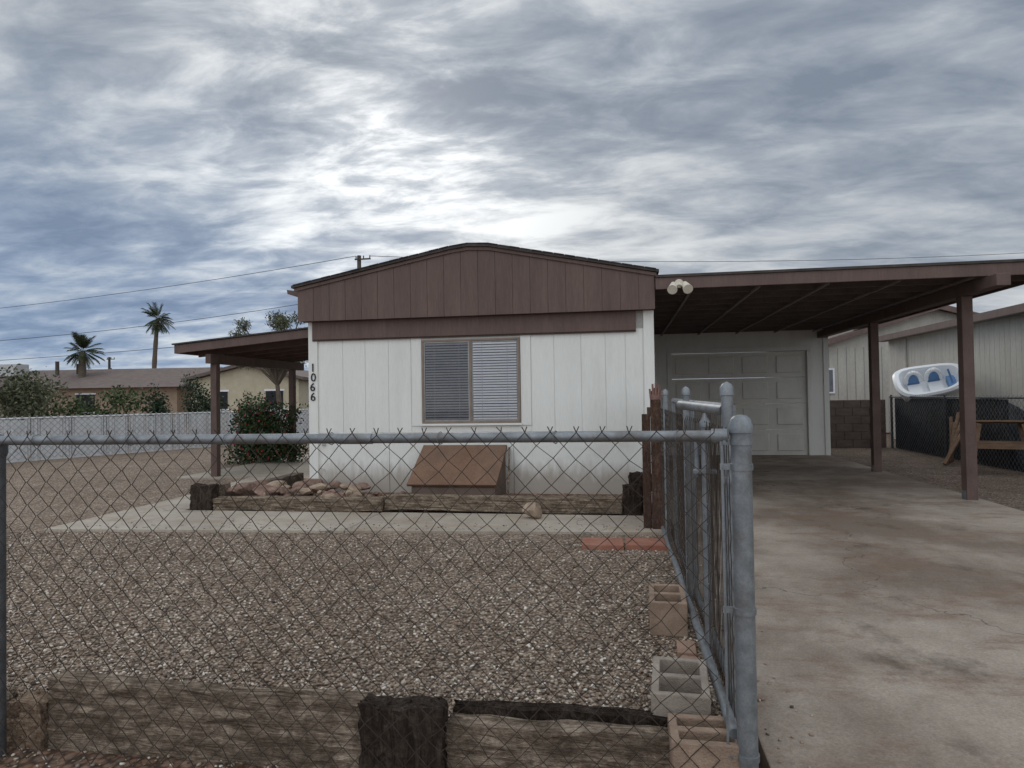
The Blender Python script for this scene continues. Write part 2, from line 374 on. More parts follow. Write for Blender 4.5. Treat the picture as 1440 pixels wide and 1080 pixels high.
# ============================================================ HOUSE
H=empty('mobile_home')
YF=8.9
MB().box(-4.36,.42,YF+.02,22,0,2.62).obj('wall_core',M_groove,H)
wx0,wx1,wz0,wz1=-2.71,-1.34,1.05,2.20
MB().box(-4.24,.30,YF-.002,YF+.019,.93,2.27).obj('siding_backing',M_white,H)
sd=MB()
def strips2(mb,xs,z0,z1,y0,y1,gap=.005):
    for a,b_ in zip(xs[:-1],xs[1:]): mb.box(a,b_-gap,y0,y1,z0,z1)
strips2(sd,[-4.22,-3.86,-3.53,-3.19,-2.865],.93,2.24,YF-.010,YF-.0025)
strips2(sd,[-1.19,-.88,-.52,-.20,.06,.285],.93,2.26,YF-.010,YF-.0025)
strips2(sd,[wx0-.145,-2.4,-1.92,-1.6,wx1+.14],.93,wz0-.035,YF-.008,YF-.0025)
sd.box(wx0-.148,wx0-.005,YF-.02,YF-.003,wz0-.032,2.3); sd.box(wx1+.005,wx1+.143,YF-.02,YF-.003,wz0-.032,2.3)
sd.obj('siding',M_white,H,bevel=.002)
sk=MB(); sk.box(-4.34,-3.2,YF-.002,YF+.03,-.1,.925); sk.box(-3.195,-1.45,YF+.002,YF+.03,-.1,.92); sk.box(-1.445,.40,YF-.002,YF+.03,-.1,.925)
sk.obj('skirting',M_white2,H,bevel=.003)
tr=MB(); tr.box(-4.37,-4.235,YF-.03,YF+.05,-.05,2.5); tr.box(.295,.43,YF-.03,YF+.05,-.05,2.5); tr.obj('corner_trim',M_white,H,bevel=.004)
# band board
MB().box(-4.30,.20,YF-.055,YF-.012,2.245,2.50).obj('band_board',M_brown,H,bevel=.006)
MB().box(-4.30,.20,YF-.055+.008,YF-.012,2.228,2.242).obj('band_drip',M_groovb,H)
# gable fascia
YG=8.74
prof=[(-4.5,2.965),(-2.25,3.395),(-2.0,3.425),(-1.72,3.41),(.47,2.965)]
def rz(x):
    for i in range(4):
        a,b=prof[i],prof[i+1]
        if a[0]<=x<=b[0]: return a[1]+(b[1]-a[1])*(x-a[0])/(b[0]-a[0])
    return 2.965
fb=MB(); x=-4.456
while x<.44:
    xe=min(x+.235,.448); a,b=x,xe-.005
    poly=[(a,2.50),(b,2.50),(b,rz(b)-.005)]
    if a<-2.0<b: poly.append((-2.0,rz(-2.0)-.005))
    poly.append((a,rz(a)-.005)); fb.prism_y(poly,YG,YG+.009); x=xe
fb.obj('gable_siding',M_brown,H)
MB().prism_y([(-4.44,2.505),(.43,2.505),(.43,rz(.43)-.02),(-2.0,3.40),(-4.44,rz(-4.44)-.02)],YG+.0095,YG+.1).obj('gable_backing',M_brown,H)
MB().box(-4.44,.43,YG+.1,YF+.02,2.5,2.53).obj('soffit',M_brown,H)
MB().prism_y([(-4.36,2.55),(.42,2.55),(.42,2.93),(-2.0,3.37),(-4.36,2.93)],YG+.1,22).obj('attic_block',M_brown,H)
rf=MB(); top=[(p[0]+(-.03 if i==0 else (.03 if i==4 else 0)),p[1]+.035) for i,p in enumerate(prof)]; bot=[(p[0],p[1]) for p in prof]
for i in range(4):
    rf.prism_y([(bot[i][0] if i else top[0][0],bot[i][1]),(bot[i+1][0] if i<3 else top[4][0],bot[i+1][1]),(top[i+1][0],top[i+1][1]),(top[i][0],top[i][1])],YG-.05,22.1)
rf.obj('roof_shingles',M_roof,H)
m=MB(); 
for i in range(4):
    a,b=prof[i],prof[i+1]; L_=math.hypot(b[0]-a[0],b[1]-a[1]); n_=max(1,int(L_/.14))
    for k in range(n_):
        t0,t1=k/n_,(k+1)/n_-.004
        x0_,z0_=a[0]+(b[0]-a[0])*t0,a[1]+(b[1]-a[1])*t0+.036; x1_,z1_=a[0]+(b[0]-a[0])*t1,a[1]+(b[1]-a[1])*t1+.036
        m.prism_y([(x0_,z0_),(x1_,z1_),(x1_,z1_+.010),(x0_,z0_+.010)],YG-.062+random.uniform(-.008,.008),YG+.2)
m.obj('shingle_tabs',M_roof,H)
rb=MB()
for i in range(4):
    a,b=prof[i],prof[i+1]; rb.prism_y([(a[0],a[1]-.045),(b[0],b[1]-.045),(b[0],b[1]-.002),(a[0],a[1]-.002)],YG-.022,YG-.002)
rb.obj('rake_trim',M_brown,H)
MB().prism_y([(-4.72,2.93),(-4.46,2.86),(-4.46,2.95),(-4.73,2.99)],8.95,22).obj('side_eave',M_brown,H)
# window
fr=MB()
for a in ((wx0,wx1,wz0,wz0+.03),(wx0,wx1,wz1-.03,wz1)): fr.box(a[0],a[1],YF-.035,YF+.02,a[2],a[3])
fr.box(wx0,wx0+.03,YF-.035,YF+.02,wz0+.03,wz1-.03); fr.box(wx1-.03,wx1,YF-.035,YF+.02,wz0+.03,wz1-.03)
wm=(wx0+wx1)/2
fr.box(wm-.016,wm+.016,YF-.030,YF+.02,wz0+.03,wz1-.03)
fr.obj('window_frame',M_frameb,H,bevel=.003)
sash=MB()
for a,b,y in ((wx0+.03,wm-.016,YF-.022),(wm+.016,wx1-.03,YF-.012)):
    sash.box(a,b,y,YF+.018,wz0+.03,wz0+.048); sash.box(a,b,y,YF+.018,wz1-.048,wz1-.03)
    sash.box(a,a+.016,y,YF+.018,wz0+.048,wz1-.048); sash.box(b-.016,b,y,YF+.018,wz0+.048,wz1-.048)
sash.obj('window_sash',M_alu,H,bevel=.002)
MB().box(wx0-.02,wx1+.02,YF-.05,YF-.021,wz0-.03,wz0-.002).obj('window_sill',M_white,H,bevel=.003)
MB().box(wx0+.031,wx1-.031,YF-.0040,YF-.0035,wz0+.031,wz1-.031).obj('window_dark',M_dark,H)
def slats(name,a,b,mat,tilt,yy):
    s=MB(); z=wz0+.062; k=0
    while z<wz1-.055:
        Mx=Matrix.Translation((0,yy,z+random.uniform(-.0012,.0012)))@Matrix.Rotation(math.radians(tilt+random.uniform(-5,5)),4,'X')
        s.box(a,b,-.0130,.0130,-.0007,.0007,Mx); z+=.0365; k+=1
    s.obj(name,mat,H)
slats('blinds_left',wx0+.05,wm-.035,M_blindd,80,YF-.0095); slats('blinds_right',wm+.035,wx1-.05,M_blind,80,YF-.0080)
m=MB()
for a_,b_ in ((wx0+.06,wm-.045),(wm+.045,wx1-.06)):
    for t in (.2,.8): xx=a_+(b_-a_)*t; m.box(xx-.003,xx+.003,YF-.0118,YF-.0114,wz0+.05,wz1-.05)
m.obj('blind_cords',M_blindd,H)
def glassmat(name,dark,tr):
    m,nt,b=newmat(name); nt.nodes.remove(b); o=nt.nodes['Material Output']
    t=N(nt,'ShaderNodeBsdfTransparent'); t.inputs[0].default_value=(tr,tr,tr,1); gl=N(nt,'ShaderNodeBsdfGlossy'); gl.inputs['Roughness'].default_value=.03
    d=N(nt,'ShaderNodeBsdfDiffuse'); d.inputs[0].default_value=(.06,.06,.065,1)
    f=N(nt,'ShaderNodeFresnel'); f.inputs[0].default_value=1.35
    m1=N(nt,'ShaderNodeMixShader'); m1.inputs[0].default_value=dark; nt.links.new(t.outputs[0],m1.inputs[1]); nt.links.new(d.outputs[0],m1.inputs[2])
    m2=N(nt,'ShaderNodeMixShader'); nt.links.new(f.outputs[0],m2.inputs[0]); nt.links.new(m1.outputs[0],m2.inputs[1]); nt.links.new(gl.outputs[0],m2.inputs[2])
    nt.links.new(m2.outputs[0],o.inputs[0]); return m
MB().box(wm+.032,wx1-.046,YF-.0265,YF-.026,wz0+.046,wz1-.046).obj('window_glass',glassmat('glass',0.0,.98),H)
MB().box(wx0+.046,wm-.032,YF-.0265,YF-.026,wz0+.046,wz1-.046).obj('window_screen',glassmat('insect_screen',.12,.96),H)
# hatch (sloped crawl-space cover)
hb=MB()
def hatch():
    a=[(-2.69,8.885,.73),(-1.53,8.885,.73),(-1.60,8.42,.25),(-2.79,8.42,.25)]
    t=Vector((0,-.03,.03)); b=len(hb.v)
    hb.v+=a+[tuple(Vector(p)+t) for p in a]
    hb.f+=[(b,b+1,b+2,b+3),(b+4,b+7,b+6,b+5),(b,b+4,b+5,b+1),(b+1,b+5,b+6,b+2),(b+2,b+6,b+7,b+3),(b+3,b+7,b+4,b)]
hatch(); hb.obj('hatch_lid',M_hatch,H,bevel=.005)
hs=MB(); n0=len(hs.v)
hs.v+=[(-2.74,8.45,.05),(-1.63,8.45,.05),(-1.63,8.45,.235),(-2.74,8.45,.235),(-2.66,8.88,.05),(-1.56,8.88,.05),(-1.56,8.88,.70),(-2.66,8.88,.70)]
hs.f+=[(0,1,2,3),(4,7,6,5),(0,4,5,1),(1,5,6,2),(2,6,7,3),(3,7,4,0)]
hs.obj('hatch_box',M_hatchs,H)
hl=MB(); hl.cyl((-1.50,8.86,.72),(-1.47,8.5,.08),.014); hl.obj('hatch_prop',M_tim,H)
for i,ch in enumerate('1066'):
    c=bpy.data.curves.new('digit','FONT'); c.body=ch; c.size=.165; c.extrude=.006; c.align_x='CENTER'; c.materials.append(M_black)
    o=bpy.data.objects.new('house_number_'+ch,c); o.rotation_euler=(math.radians(90),0,0); o.location=(-4.30+.008*math.sin(i*2),YF-.037,1.80-i*.137); link(o,H)
MB().box(-4.18,-4.13,YF-.03,YF-.013,.75,.83).obj('outlet_box',M_alu,H,bevel=.004)
curve('wall_cable',[[(-4.2,YF-.012,.45),(-4.12,YF-.02,.4),(-4.09,YF-.012,.2),(-4.1,YF-.012,.05)]],.008,M_white2,H)

# ---------------- porch
P=empty('porch')
def slabx(mb,x0,z0,x1,z1,y0,y1,t):
    mb.prism_y([(x0,z0-t),(x1,z1-t),(x1,z1),(x0,z0)],y0,y1)
m=MB(); slabx(m,-7.9,2.40,-4.37,2.69,10.95,14.7,.03); m.obj('porch_roof_sheet',M_under,P)
m=MB(); slabx(m,-7.95,2.425,-4.37,2.72,10.9,10.94,.15); slabx(m,-7.95,2.425,-4.37,2.72,14.71,14.75,.15); slabx(m,-7.95,2.425,-7.91,2.43,10.942,14.708,.15); m.obj('porch_fascia',M_brown,P,bevel=.004)
m=MB(); slabx(m,-7.98,2.455,-4.37,2.75,10.87,14.8,.025); m.obj('porch_roofing',M_roof,P)
m=MB(); 
for y in (11.5,12.1,12.7,13.3,13.9): slabx(m,-7.88,2.36,-4.4,2.645,y,y+.04,.12)
m.box(-7.40,-7.30,11.0,14.6,2.09,2.26); m.obj('porch_joists',M_browndk,P)
m=MB()
for y in (11.2,14.1): m.box(-7.40,-7.28,y-.06,y+.06,.03,2.088)
m.obj('porch_posts',M_browndk,P,bevel=.006)

# ---------------- carport + garage
C=empty('carport')
zt=2.91
MB().box(.455,5.15,8.66,15.9,zt-.02,zt+.012).obj('roofing',M_roof,C)
MB().box(.46,5.1,8.72,15.85,zt-.05,zt-.022).obj('deck',M_under,C)
m=MB(); m.box(.452,5.12,8.68,8.72,zt-.17,zt-.022); m.box(5.10,5.14,8.722,15.85,zt-.17,zt-.022); m.obj('fascia',M_brown,C,bevel=.004)
m=MB(); y=9.3
while y<15.6: m.box(.46,5.08,y,y+.04,zt-.15,zt-.052); y+=.61
m.obj('joists',M_under,C)
m=MB(); x=.9
while x<5.0: m.box(x,x+.035,8.8,15.6,zt-.175,zt-.1505); x+=.82
m.obj('battens',surf('batten_paint',(.18,.155,.15),(.24,.21,.2),4,.7,0),C)
m=MB(); m.box(4.27,4.42,8.45,15.6,zt-.32,zt-.178); m.obj('beam',M_browndk,C,bevel=.006)
m=MB()
for y in (9.35,12.5): m.box(4.28,4.41,y-.07,y+.07,.0,zt-.322)
m.obj('posts',M_browndk,C,bevel=.006)
m=MB()
for y in (9.35,12.5): m.box(4.411,4.418,y-.05,y+.05,0,.12); m.box(4.272,4.2795,y-.05,y+.05,0,.12)
m.obj('post_brackets',M_galv,C)
F=empty('floodlight')
m=MB(); m.cyl((.74,8.675,2.80),(.74,8.65,2.80),.055); m.cyl((.74,8.65,2.79),(.68,8.60,2.76),.016); m.cyl((.74,8.65,2.79),(.80,8.60,2.76),.016); m.obj('mount',M_lamp,F,smooth=True)
m=MB(); m.cyl((.67,8.64,2.79),(.645,8.50,2.70),.035,.062,n=18); m.cyl((.81,8.64,2.79),(.835,8.50,2.70),.035,.062,n=18); m.obj('lamp_heads',M_lamp,F,smooth=True)

G=empty('garage')
GY=15.7
m=MB(); m.box(.43,1.14,GY,GY+.15,0,2.85); m.box(4.07,4.5,GY,GY+.15,0,2.85); m.box(1.14,4.07,GY,GY+.15,2.33,2.85); m.obj('front_wall',M_white,G)
m=MB(); m.box(4.35,4.5,GY+.151,21.5,0,2.85); m.obj('side_wall',M_white,G)
m=MB(); m.box(1.04,1.14,GY-.03,GY-.001,0,2.33); m.box(4.07,4.17,GY-.03,GY-.001,0,2.33); m.box(1.04,4.17,GY-.03,GY-.001,2.332,2.43); m.box(4.41,4.52,GY-.03,GY-.001,0,2.7); m.obj('door_trim',M_white,G,bevel=.004)
M_door=surf('garage_door_paint',(.68,.67,.62),(.75,.74,.69),3,.5,.1,.002,dirt=((.42,.39,.35),(1,1,.6),2,.5,.8,.35))
m=MB(); 
rows=4; cols=4; dz=2.33/rows; dx=(4.07-1.14)/cols
for r in range(rows):
    m.box(1.145,4.065,GY+.06,GY+.1,r*dz+.003,(r+1)*dz-.008)
m.obj('door_sections',M_door,G,bevel=.004)
m=MB()
for r in range(rows):
    for c in range(cols):
        x0=1.14+c*dx+.09; x1=1.14+(c+1)*dx-.09; z0=r*dz+.10; z1=(r+1)*dz-.10
        m.box(x0,x1,GY+.035,GY+.059,z0,z1)
m.obj('door_panels',M_door,G,bevel=.018,segs=1)
MB().box(2.4,2.7,GY+.03,GY+.034,.06,.085).obj('door_handle',M_alu,G)
MB().box(.43,4.6,GY+.05,21.6,2.852,2.95).obj('garage_roof',M_roof,G)
MB().box(4.36,4.50,GY-.06,GY-.031,2.6,2.73).obj('beam_hanger',M_browndk,G)

# ============================================================ WOODEN GATE by house corner
WG=empty('picket_gate')
m=MB()
for i in range(9):
    y=7.15+i*.17; hgt=1.44+random.uniform(-.03,.04)
    m.box(.36,.385,y,y+.13,.06,hgt)
m.obj('pickets',M_pick,WG,bevel=.008)
m=MB(); m.box(.315,.358,7.1,8.75,.3,.39); m.box(.315,.358,7.1,8.75,1.15,1.24); m.box(.29,.39,6.98,7.1,0,1.35); m.box(.20,.285,7.02,7.08,.0,1.2); m.obj('rails_and_post',M_pick,WG,bevel=.006)
m=MB()
for k,(dx_,hh) in enumerate(((-.04,.1),(-.018,.15),(.006,.165),(.03,.14))): m.cyl((.34+dx_,7.04,1.34),(.34+dx_*1.35,7.04,1.36+hh),.013,.010,n=8)
m.cyl((.34,7.04,1.33),(.34,7.04,1.40),.05,.048); m.cyl((.39,7.04,1.36),(.415,7.04,1.45),.013,.011,n=8)
m.obj('post_finial',surf('faded_red_cloth',(.16,.09,.075),(.24,.14,.12),8,.9,.3),WG,smooth=True)

# ============================================================ BED EDGING
B=empty('raised_bed')
def rough(name,x0,x1,y0,y1,z0,z1,mat,parent,a=0,az=0,sd_=0,amp=.006):
    bm=bmesh.new(); bmesh.ops.create_cube(bm,size=1)
    bmesh.ops.subdivide_edges(bm,edges=bm.edges,cuts=11,use_grid_fill=True)
    rr=random.Random(sd_+1)
    for v in bm.verts:
        wob=math.sin(v.co.x*7+sd_)*.006+math.sin(v.co.x*19+sd_*2)*.003
        v.co=Vector((v.co.x*(x1-x0),v.co.y*(y1-y0),v.co.z*(z1-z0)))
        v.co+=Vector((rr.gauss(0,amp),rr.gauss(0,amp*.6),rr.gauss(0,amp*.6)+wob))
    bmesh.ops.transform(bm,matrix=Matrix.Translation(((x0+x1)/2,(y0+y1)/2,(z0+z1)/2))@Matrix.Rotation(math.radians(az),4,'Z')@Matrix.Rotation(math.radians(a),4,'Y'),verts=bm.verts)
    me=bpy.data.meshes.new(name); bm.to_mesh(me); bm.free(); me.materials.append(mat)
    o=bpy.data.objects.new(name,me); link(o,parent); b=o.modifiers.new('b','BEVEL'); b.width=.006; b.limit_method='ANGLE'; return o
rough('timber_left',-5.15,-2.92,7.80,8.0,.02,.175,M_timb,B,-.3,.4,3)
rough('timber_right',-2.90,-.02,7.86,8.06,.03,.20,M_timb,B,.2,-.5,4)
rough('corner_stub_left',-5.45,-5.17,7.76,7.94,-.05,.33,M_timd,B,2,3,5); rough('corner_stub_left_b',-5.3,-5.16,7.99,8.2,-.05,.31,M_tim,B,-2,0,6)
rough('corner_stub_right',0.0,.20,7.82,7.98,-.05,.36,M_timd,B,-2,2,7); rough('corner_stub_right_b',.07,.27,8.05,8.2,-.05,.47,M_timd,B,1,0,8)
m=MB(); m.box(-5.2,.1,8.07,8.9,-.05,.10); m.obj('bed_soil',M_dirt,B)
m=MB(); m.box(-5.40,-5.22,8.25,10.4,-.05,.2); m.obj('timber_side',woodmat('bed_timber_y',(.08,.06,.05),(.17,.14,.11),(.28,.24,.19),'y'),B,bevel=.015)

def rock(name,x,y,z,r,mat,parent=None,sq=(1,1,.65),seed=0):
    bm=bmesh.new(); bmesh.ops.create_icosphere(bm,subdivisions=3,radius=1)
    rr=random.Random(seed); pl=[(Vector((rr.gauss(0,1),rr.gauss(0,1),rr.gauss(0,1))).normalized(),rr.uniform(.55,.85)) for _ in range(9)]
    for v in bm.verts:
        for n_,d_ in pl:
            t=v.co.dot(n_)
            if t>d_: v.co-=n_*(t-d_)*.9
        v.co=Vector((v.co.x*sq[0]*r,v.co.y*sq[1]*r,v.co.z*sq[2]*r))
    rz_=Matrix.Rotation(rr.random()*6,4,'Z'); bmesh.ops.transform(bm,matrix=Matrix.Translation((x,y,z))@rz_,verts=bm.verts)
    me=bpy.data.meshes.new(name); bm.to_mesh(me); bm.free(); me.materials.append(mat)
    return link(bpy.data.objects.new(name,me),parent)
RP=empty('rock_pile')
for i in range(44):
    x=random.uniform(-5.1,-3.45); y=random.uniform(8.12,8.75); r=random.uniform(.06,.17)*(1.15 if x<-4.2 else .75)
    rock('rock',x,y,.10+r*.4+(.07 if random.random()<.45 else 0),r,M_rockr if random.random()<.75 else M_rockt,RP,(1.2,.9,.6),i)
for i in range(9): rock('rock',random.uniform(-1.2,-.1),random.uniform(8.2,8.7),.13,random.uniform(.04,.08),M_rockr,RP,seed=50+i)
for i in range(5): rock('rock',random.uniform(-3.4,-2.9),random.uniform(8.2,8.6),.13,random.uniform(.04,.07),M_rockr,RP,seed=70+i)
rock('boulder',-1.02,7.5,.11,.135,M_rockt,None,(1.05,.8,.75),77)
for i,(x,y,a) in enumerate(((-.20,6.27,2),(.20,6.30,-3))):
    M=Matrix.Translation((x,y,0))@Matrix.Rotation(math.radians(a),4,'Z')
    m=MB(); m.box(-.19,.19,-.15,.15,-.02,.05,M); m.obj('red_paver',M_paver,None,bevel=.008)

# ============================================================ FRONT FENCE
FF=empty('chain_link_fence')
YFc=2.53
tx,ty=.422,2.52
rail=MB()
rail.cyl((-3.6,YFc,1.243),(tx-.085,YFc+.01,1.245),.0205,n=18)
rail.cyl((tx-.10,YFc+.01,1.245),(tx-.045,YFc-.0,1.245),.027,n=18)
rail.cyl((-1.12,YFc+.003,1.2435),(-.98,YFc+.003,1.2435),.0222,n=18)
rail.obj('top_rail',M_galv,FF,smooth=True)
ps=MB(); ps.cyl((-2.73,YFc+.035,-.3),(-2.73,YFc+.035,1.20),.024,n=16); ps.lathe(-2.73,YFc+.035,[(.027,1.17),(.032,1.19),(.032,1.23),(.02,1.262),(.004,1.27)]); ps.obj('line_post',M_galvd,FF,smooth=True)
tp=MB(); tp.cyl((tx,ty,-.3),(tx,ty,1.27),.036,n=28)
tp.lathe(tx,ty,[(.036,1.255),(.042,1.257),(.042,1.285),(.038,1.292),(.036,1.305),(.024,1.318),(.006,1.323)],28)
tp.obj('terminal_post',M_galv,FF,smooth=True)
bd=MB()
for z in (1.225,1.135,.62,.1): bd.lathe(tx,ty,[(.036,z-.012),(.0405,z-.011),(.0405,z+.011),(.036,z+.012)],28); bd.box(tx-.075,tx-.03,ty-.006,ty+.006,z-.011,z+.011); bd.cyl((tx-.06,ty-.016,z),(tx-.06,ty+.016,z),.007,n=8)
bd.obj('tension_bands',M_galv,FF,smooth=True)
MB().box(tx-.072,tx-.064,ty-.004,ty+.004,-.12,1.24).obj('tension_bar',M_galv,FF)
chainlink('mesh_fabric',(-3.6,YFc-.024),(tx-.06,YFc-.024),-.13,1.262,.098,.0020,M_wire,FF,jit=.0036)
tie=[]
for k in range(9):
    x=-3.4+k*.45; tie.append([(x+.01*math.cos(a),YFc+math.cos(a)*.0245,1.244+math.sin(a)*.0245) for a in [i*2*math.pi/8 for i in range(9)]])
curve('wire_ties',tie,.0018,M_wireg,FF)

# side fence with posts
SF=empty('chain_link_fence')
ps=MB()
for (x,y,h,r) in ((.438,2.93,1.42,.024),(.41,3.48,1.26,.021),(.41,4.45,1.42,.022),(.40,6.35,1.42,.024)):
    ps.cyl((x,y,-.2),(x,y,h),r,n=18)
    if h<1.3: ps.lathe(x,y,[(r+.002,h-.03),(r+.005,h-.028),(r+.005,h),(r*.6,h+.02),(.002,h+.06)])
    else: ps.lathe(x,y,[(r+.002,h-.03),(r+.005,h-.028),(r+.005,h+.005),(r*.8,h+.02),(.003,h+.03)])
ps.obj('line_posts',M_galv,SF,smooth=True)
rl=MB(); rl.cyl((.385,2.56,.155),(.385,6.9,.06),.021,n=14); rl.obj('bottom_rail',M_galv,SF,smooth=True)
chainlink('mesh_fabric',(.41,2.58),(.385,7.0),0.02,1.24,.098,.0018,M_wire,SF,jit=.003)

GA=empty('chain_link_gate')
gp=MB(); gx=.462
gp.cyl((gx,2.98,1.335),(.455,6.1,1.345),.021,n=16); gp.cyl((gx,3.0,.10),(.455,6.1,.10),.019,n=14)
gp.cyl((gx,3.0,.10),(gx,3.0,1.335),.019,n=14); gp.cyl((.455,6.1,.10),(.455,6.1,1.345),.019,n=14); gp.cyl((.465,4.6,.10),(.465,4.6,1.34),.016,n=14)
gp.cyl((.43,2.95,1.33),(.30,3.55,1.345),.024,n=16)
gp.obj('gate_frame',M_galv,GA,smooth=True)
chainlink('gate_mesh',(.482,3.02),(.468,6.08),.10,1.33,.098,.0017,M_wire,GA,jit=.003)
lt=MB(); lt.box(.41,.49,2.905,2.955,1.02,1.05); lt.cyl((.48,2.93,.95),(.48,2.93,1.12),.008); lt.box(.35,.46,3.45,3.5,1.0,1.02); lt.cyl((.36,3.40,1.17),(.47,3.40,1.17),.012); lt.cyl((.37,3.5,.98),(.37,3.5,1.2),.012); lt.obj('latch',M_galv,GA,bevel=.003)

# ============================================================ FRONT TIMBERS
T=empty('landscape_timber')
rough('tie_a',-2.56,-1.08,2.64,2.72,-.18,.16,M_tim,T,.6,0,11)
rough('tie_stub',-1.075,-.73,2.60,2.70,-.3,.155,M_timd,T,0,0,12)
rough('tie_b',-.725,.25,2.64,2.73,-.18,.085,M_tim,T,.8,0,13)
rough('tie_c',-.72,.28,2.76,2.82,-.16,.105,M_timd,T,0,0,14)
rough('tie_end',-2.76,-2.575,2.62,2.74,-.18,.06,woodmat('tan_wood',(.14,.10,.07),(.27,.195,.14),(.38,.29,.21)),T,0,0,15)
rough('tie_far',-3.6,-2.8,2.64,2.72,-.16,.08,M_tim,T,0,0,16)

def cinder(x,y,z,L,W,Hh,ang,mat):
    e=empty('cinder_block'); M=Matrix.Translation((x,y,z))@Matrix.Rotation(math.radians(ang),4,'Z'); t=.032
    xs=[-W/2,-W/2+t,W/2-t,W/2]; yy=[-L/2,-L/2+t,-t*.55,t*.55,L/2-t,L/2]
    bm=bmesh.new()
    vt=[[bm.verts.new(M@Vector((x_,y_,Hh))) for y_ in yy] for x_ in xs]; vb=[[bm.verts.new(M@Vector((x_,y_,0))) for y_ in yy] for x_ in xs]
    solid=lambda i,j: not(i==1 and j in (1,3))
    for i in range(3):
        for j in range(5):
            if solid(i,j):
                bm.faces.new((vt[i][j],vt[i+1][j],vt[i+1][j+1],vt[i][j+1])); bm.faces.new((vb[i][j],vb[i][j+1],vb[i+1][j+1],vb[i+1][j]))
                for (a,b_,ni,nj) in (((i,j),(i+1,j),i,j-1),((i+1,j),(i+1,j+1),i+1,j),((i+1,j+1),(i,j+1),i,j+1),((i,j+1),(i,j),i-1,j)):
                    out_=ni<0 or ni>2 or nj<0 or nj>4
                    if out_ or not solid(ni,nj): bm.faces.new((vb[a[0]][a[1]],vb[b_[0]][b_[1]],vt[b_[0]][b_[1]],vt[a[0]][a[1]]))
    bmesh.ops.recalc_face_normals(bm,faces=bm.faces)
    me=bpy.data.meshes.new('block_shell'); bm.to_mesh(me); bm.free(); me.materials.append(mat)
    o=link(bpy.data.objects.new('block_shell',me),e); b=o.modifiers.new('b','BEVEL'); b.width=.006; b.segments=2; b.limit_method='ANGLE'
    m=MB(); m.box(-W/2+t+.001,W/2-t-.001,-L/2+t+.001,-t*.56,0,.02,M); m.box(-W/2+t+.001,W/2-t-.001,t*.56,L/2-t-.001,0,.02,M); m.obj('block_fill',M_dirt,e)
    return e
cinder(.25,4.18,0,.40,.215,.195,-2,M_block)
cinder(.225,2.98,0,.40,.235,.19,-4,M_blockg)
cinder(.285,2.62,-.13,.23,.26,.27,0,M_block)
for i,(x,y) in enumerate(((.30,3.32),(.31,3.53),(.32,3.75))):
    M=Matrix.Translation((x,y,0))@Matrix.Rotation(math.radians(random.uniform(-12,12)),4,'Z'); m=MB(); m.box(-.05,.05,-.09,.09,-.02,.035,M); m.obj('brick',surf('brick%d'%i,(.28,.17,.12),(.40,.27,.2),8,.9,.4),None,bevel=.006)

# ============================================================ WHITE SLAT FENCE
WF=empty('white_slat_fence')
a=Vector((-18.0,5.8,0)); b=Vector((-10.6,23.8,0)); d=(b-a).normalized(); nrm=Vector((d.y,-d.x,0)); L=(b-a).length
M_wcw=surf('white_coated_wire',(.27,.27,.27),(.34,.34,.34),6,.6,0)
m=MB(); s=0;i=0
while s<L:
    p=a+d*s; ang=math.atan2(d.y,d.x)+random.uniform(-.6,.5)
    Mx=Matrix.Translation(p)@Matrix.Rotation(ang,4,'Z'); hh=1.045+random.uniform(-.03,.03)
    m.box(-.034,.034,-.002,.002,-.1,hh,Mx); s+=.072; i+=1
m.obj('slats',M_slat,WF)
chainlink('mesh_fabric',(a+nrm*.04)[:2],(b+nrm*.04)[:2],-.02,1.09,.16,.007,M_wcw,WF,jit=.002)
m=MB(); m.cyl(a+Vector((0,0,1.06)),b+Vector((0,0,1.06)),.022,n=10)
s=0
while s<L: p=a+d*s-nrm*.03; m.cyl(p+Vector((0,0,-.2)),p+Vector((0,0,1.09)),.026,n=10); s+=3.0
m.obj('rail_and_posts',M_slat,WF,smooth=True)
m=MB(); s=0; b2=Vector((-4.5,23.9,0)); L2=(b2-b).length; d2=(b2-b).normalized(); i=0
while s<L2:
    Mx=Matrix.Translation(b+d2*s)@Matrix.Rotation(random.uniform(-.3,.4),4,'Z'); m.box(-.034,.034,-.002,.002,-.1,1.05+random.uniform(-.03,.03),Mx); s+=.072; i+=1
m.obj('slats_return',M_slat,WF)

# ============================================================ RIGHT SIDE: fence, wall, neighbour
NF=empty('chain_link_fence')
m=MB(); m.cyl((6.6,3,1.25),(6.6,18,1.25),.02,n=10)
for y in (3.5,6.4,9.3,12.2,15.1,17.9): m.cyl((6.6,y,-.1),(6.6,y,1.3),.028,n=10)
m.obj('rail_and_posts',surf('dark_pipe',(.05,.05,.055),(.09,.09,.1),6,.5,0,metal=.3),NF,smooth=True)
chainlink('mesh_fabric',(6.57,3),(6.57,18),.0,1.27,.12,.0025,M_galv,NF)
MB().box(6.64,6.65,12.9,17.8,0,1.22).obj('privacy_fabric',M_tarp,NF)
W=empty('block_wall'); m=MB()
for r in range(6):
    x=4.53-(.2 if r%2 else 0)
    while x<6.5:
        x0=max(x,4.53); x1=min(x+.39,6.5)
        if x1-x0>.03: m.box(x0,x1,18.0,18.2,r*.2-.01,r*.2+.185)
        x+=.4
m.obj('blocks',M_bwall,W,bevel=.005); MB().box(4.54,6.49,18.02,18.18,-.1,1.16).obj('mortar',surf('mortar',(.08,.06,.05),(.1,.08,.07),4,.9,0),W)

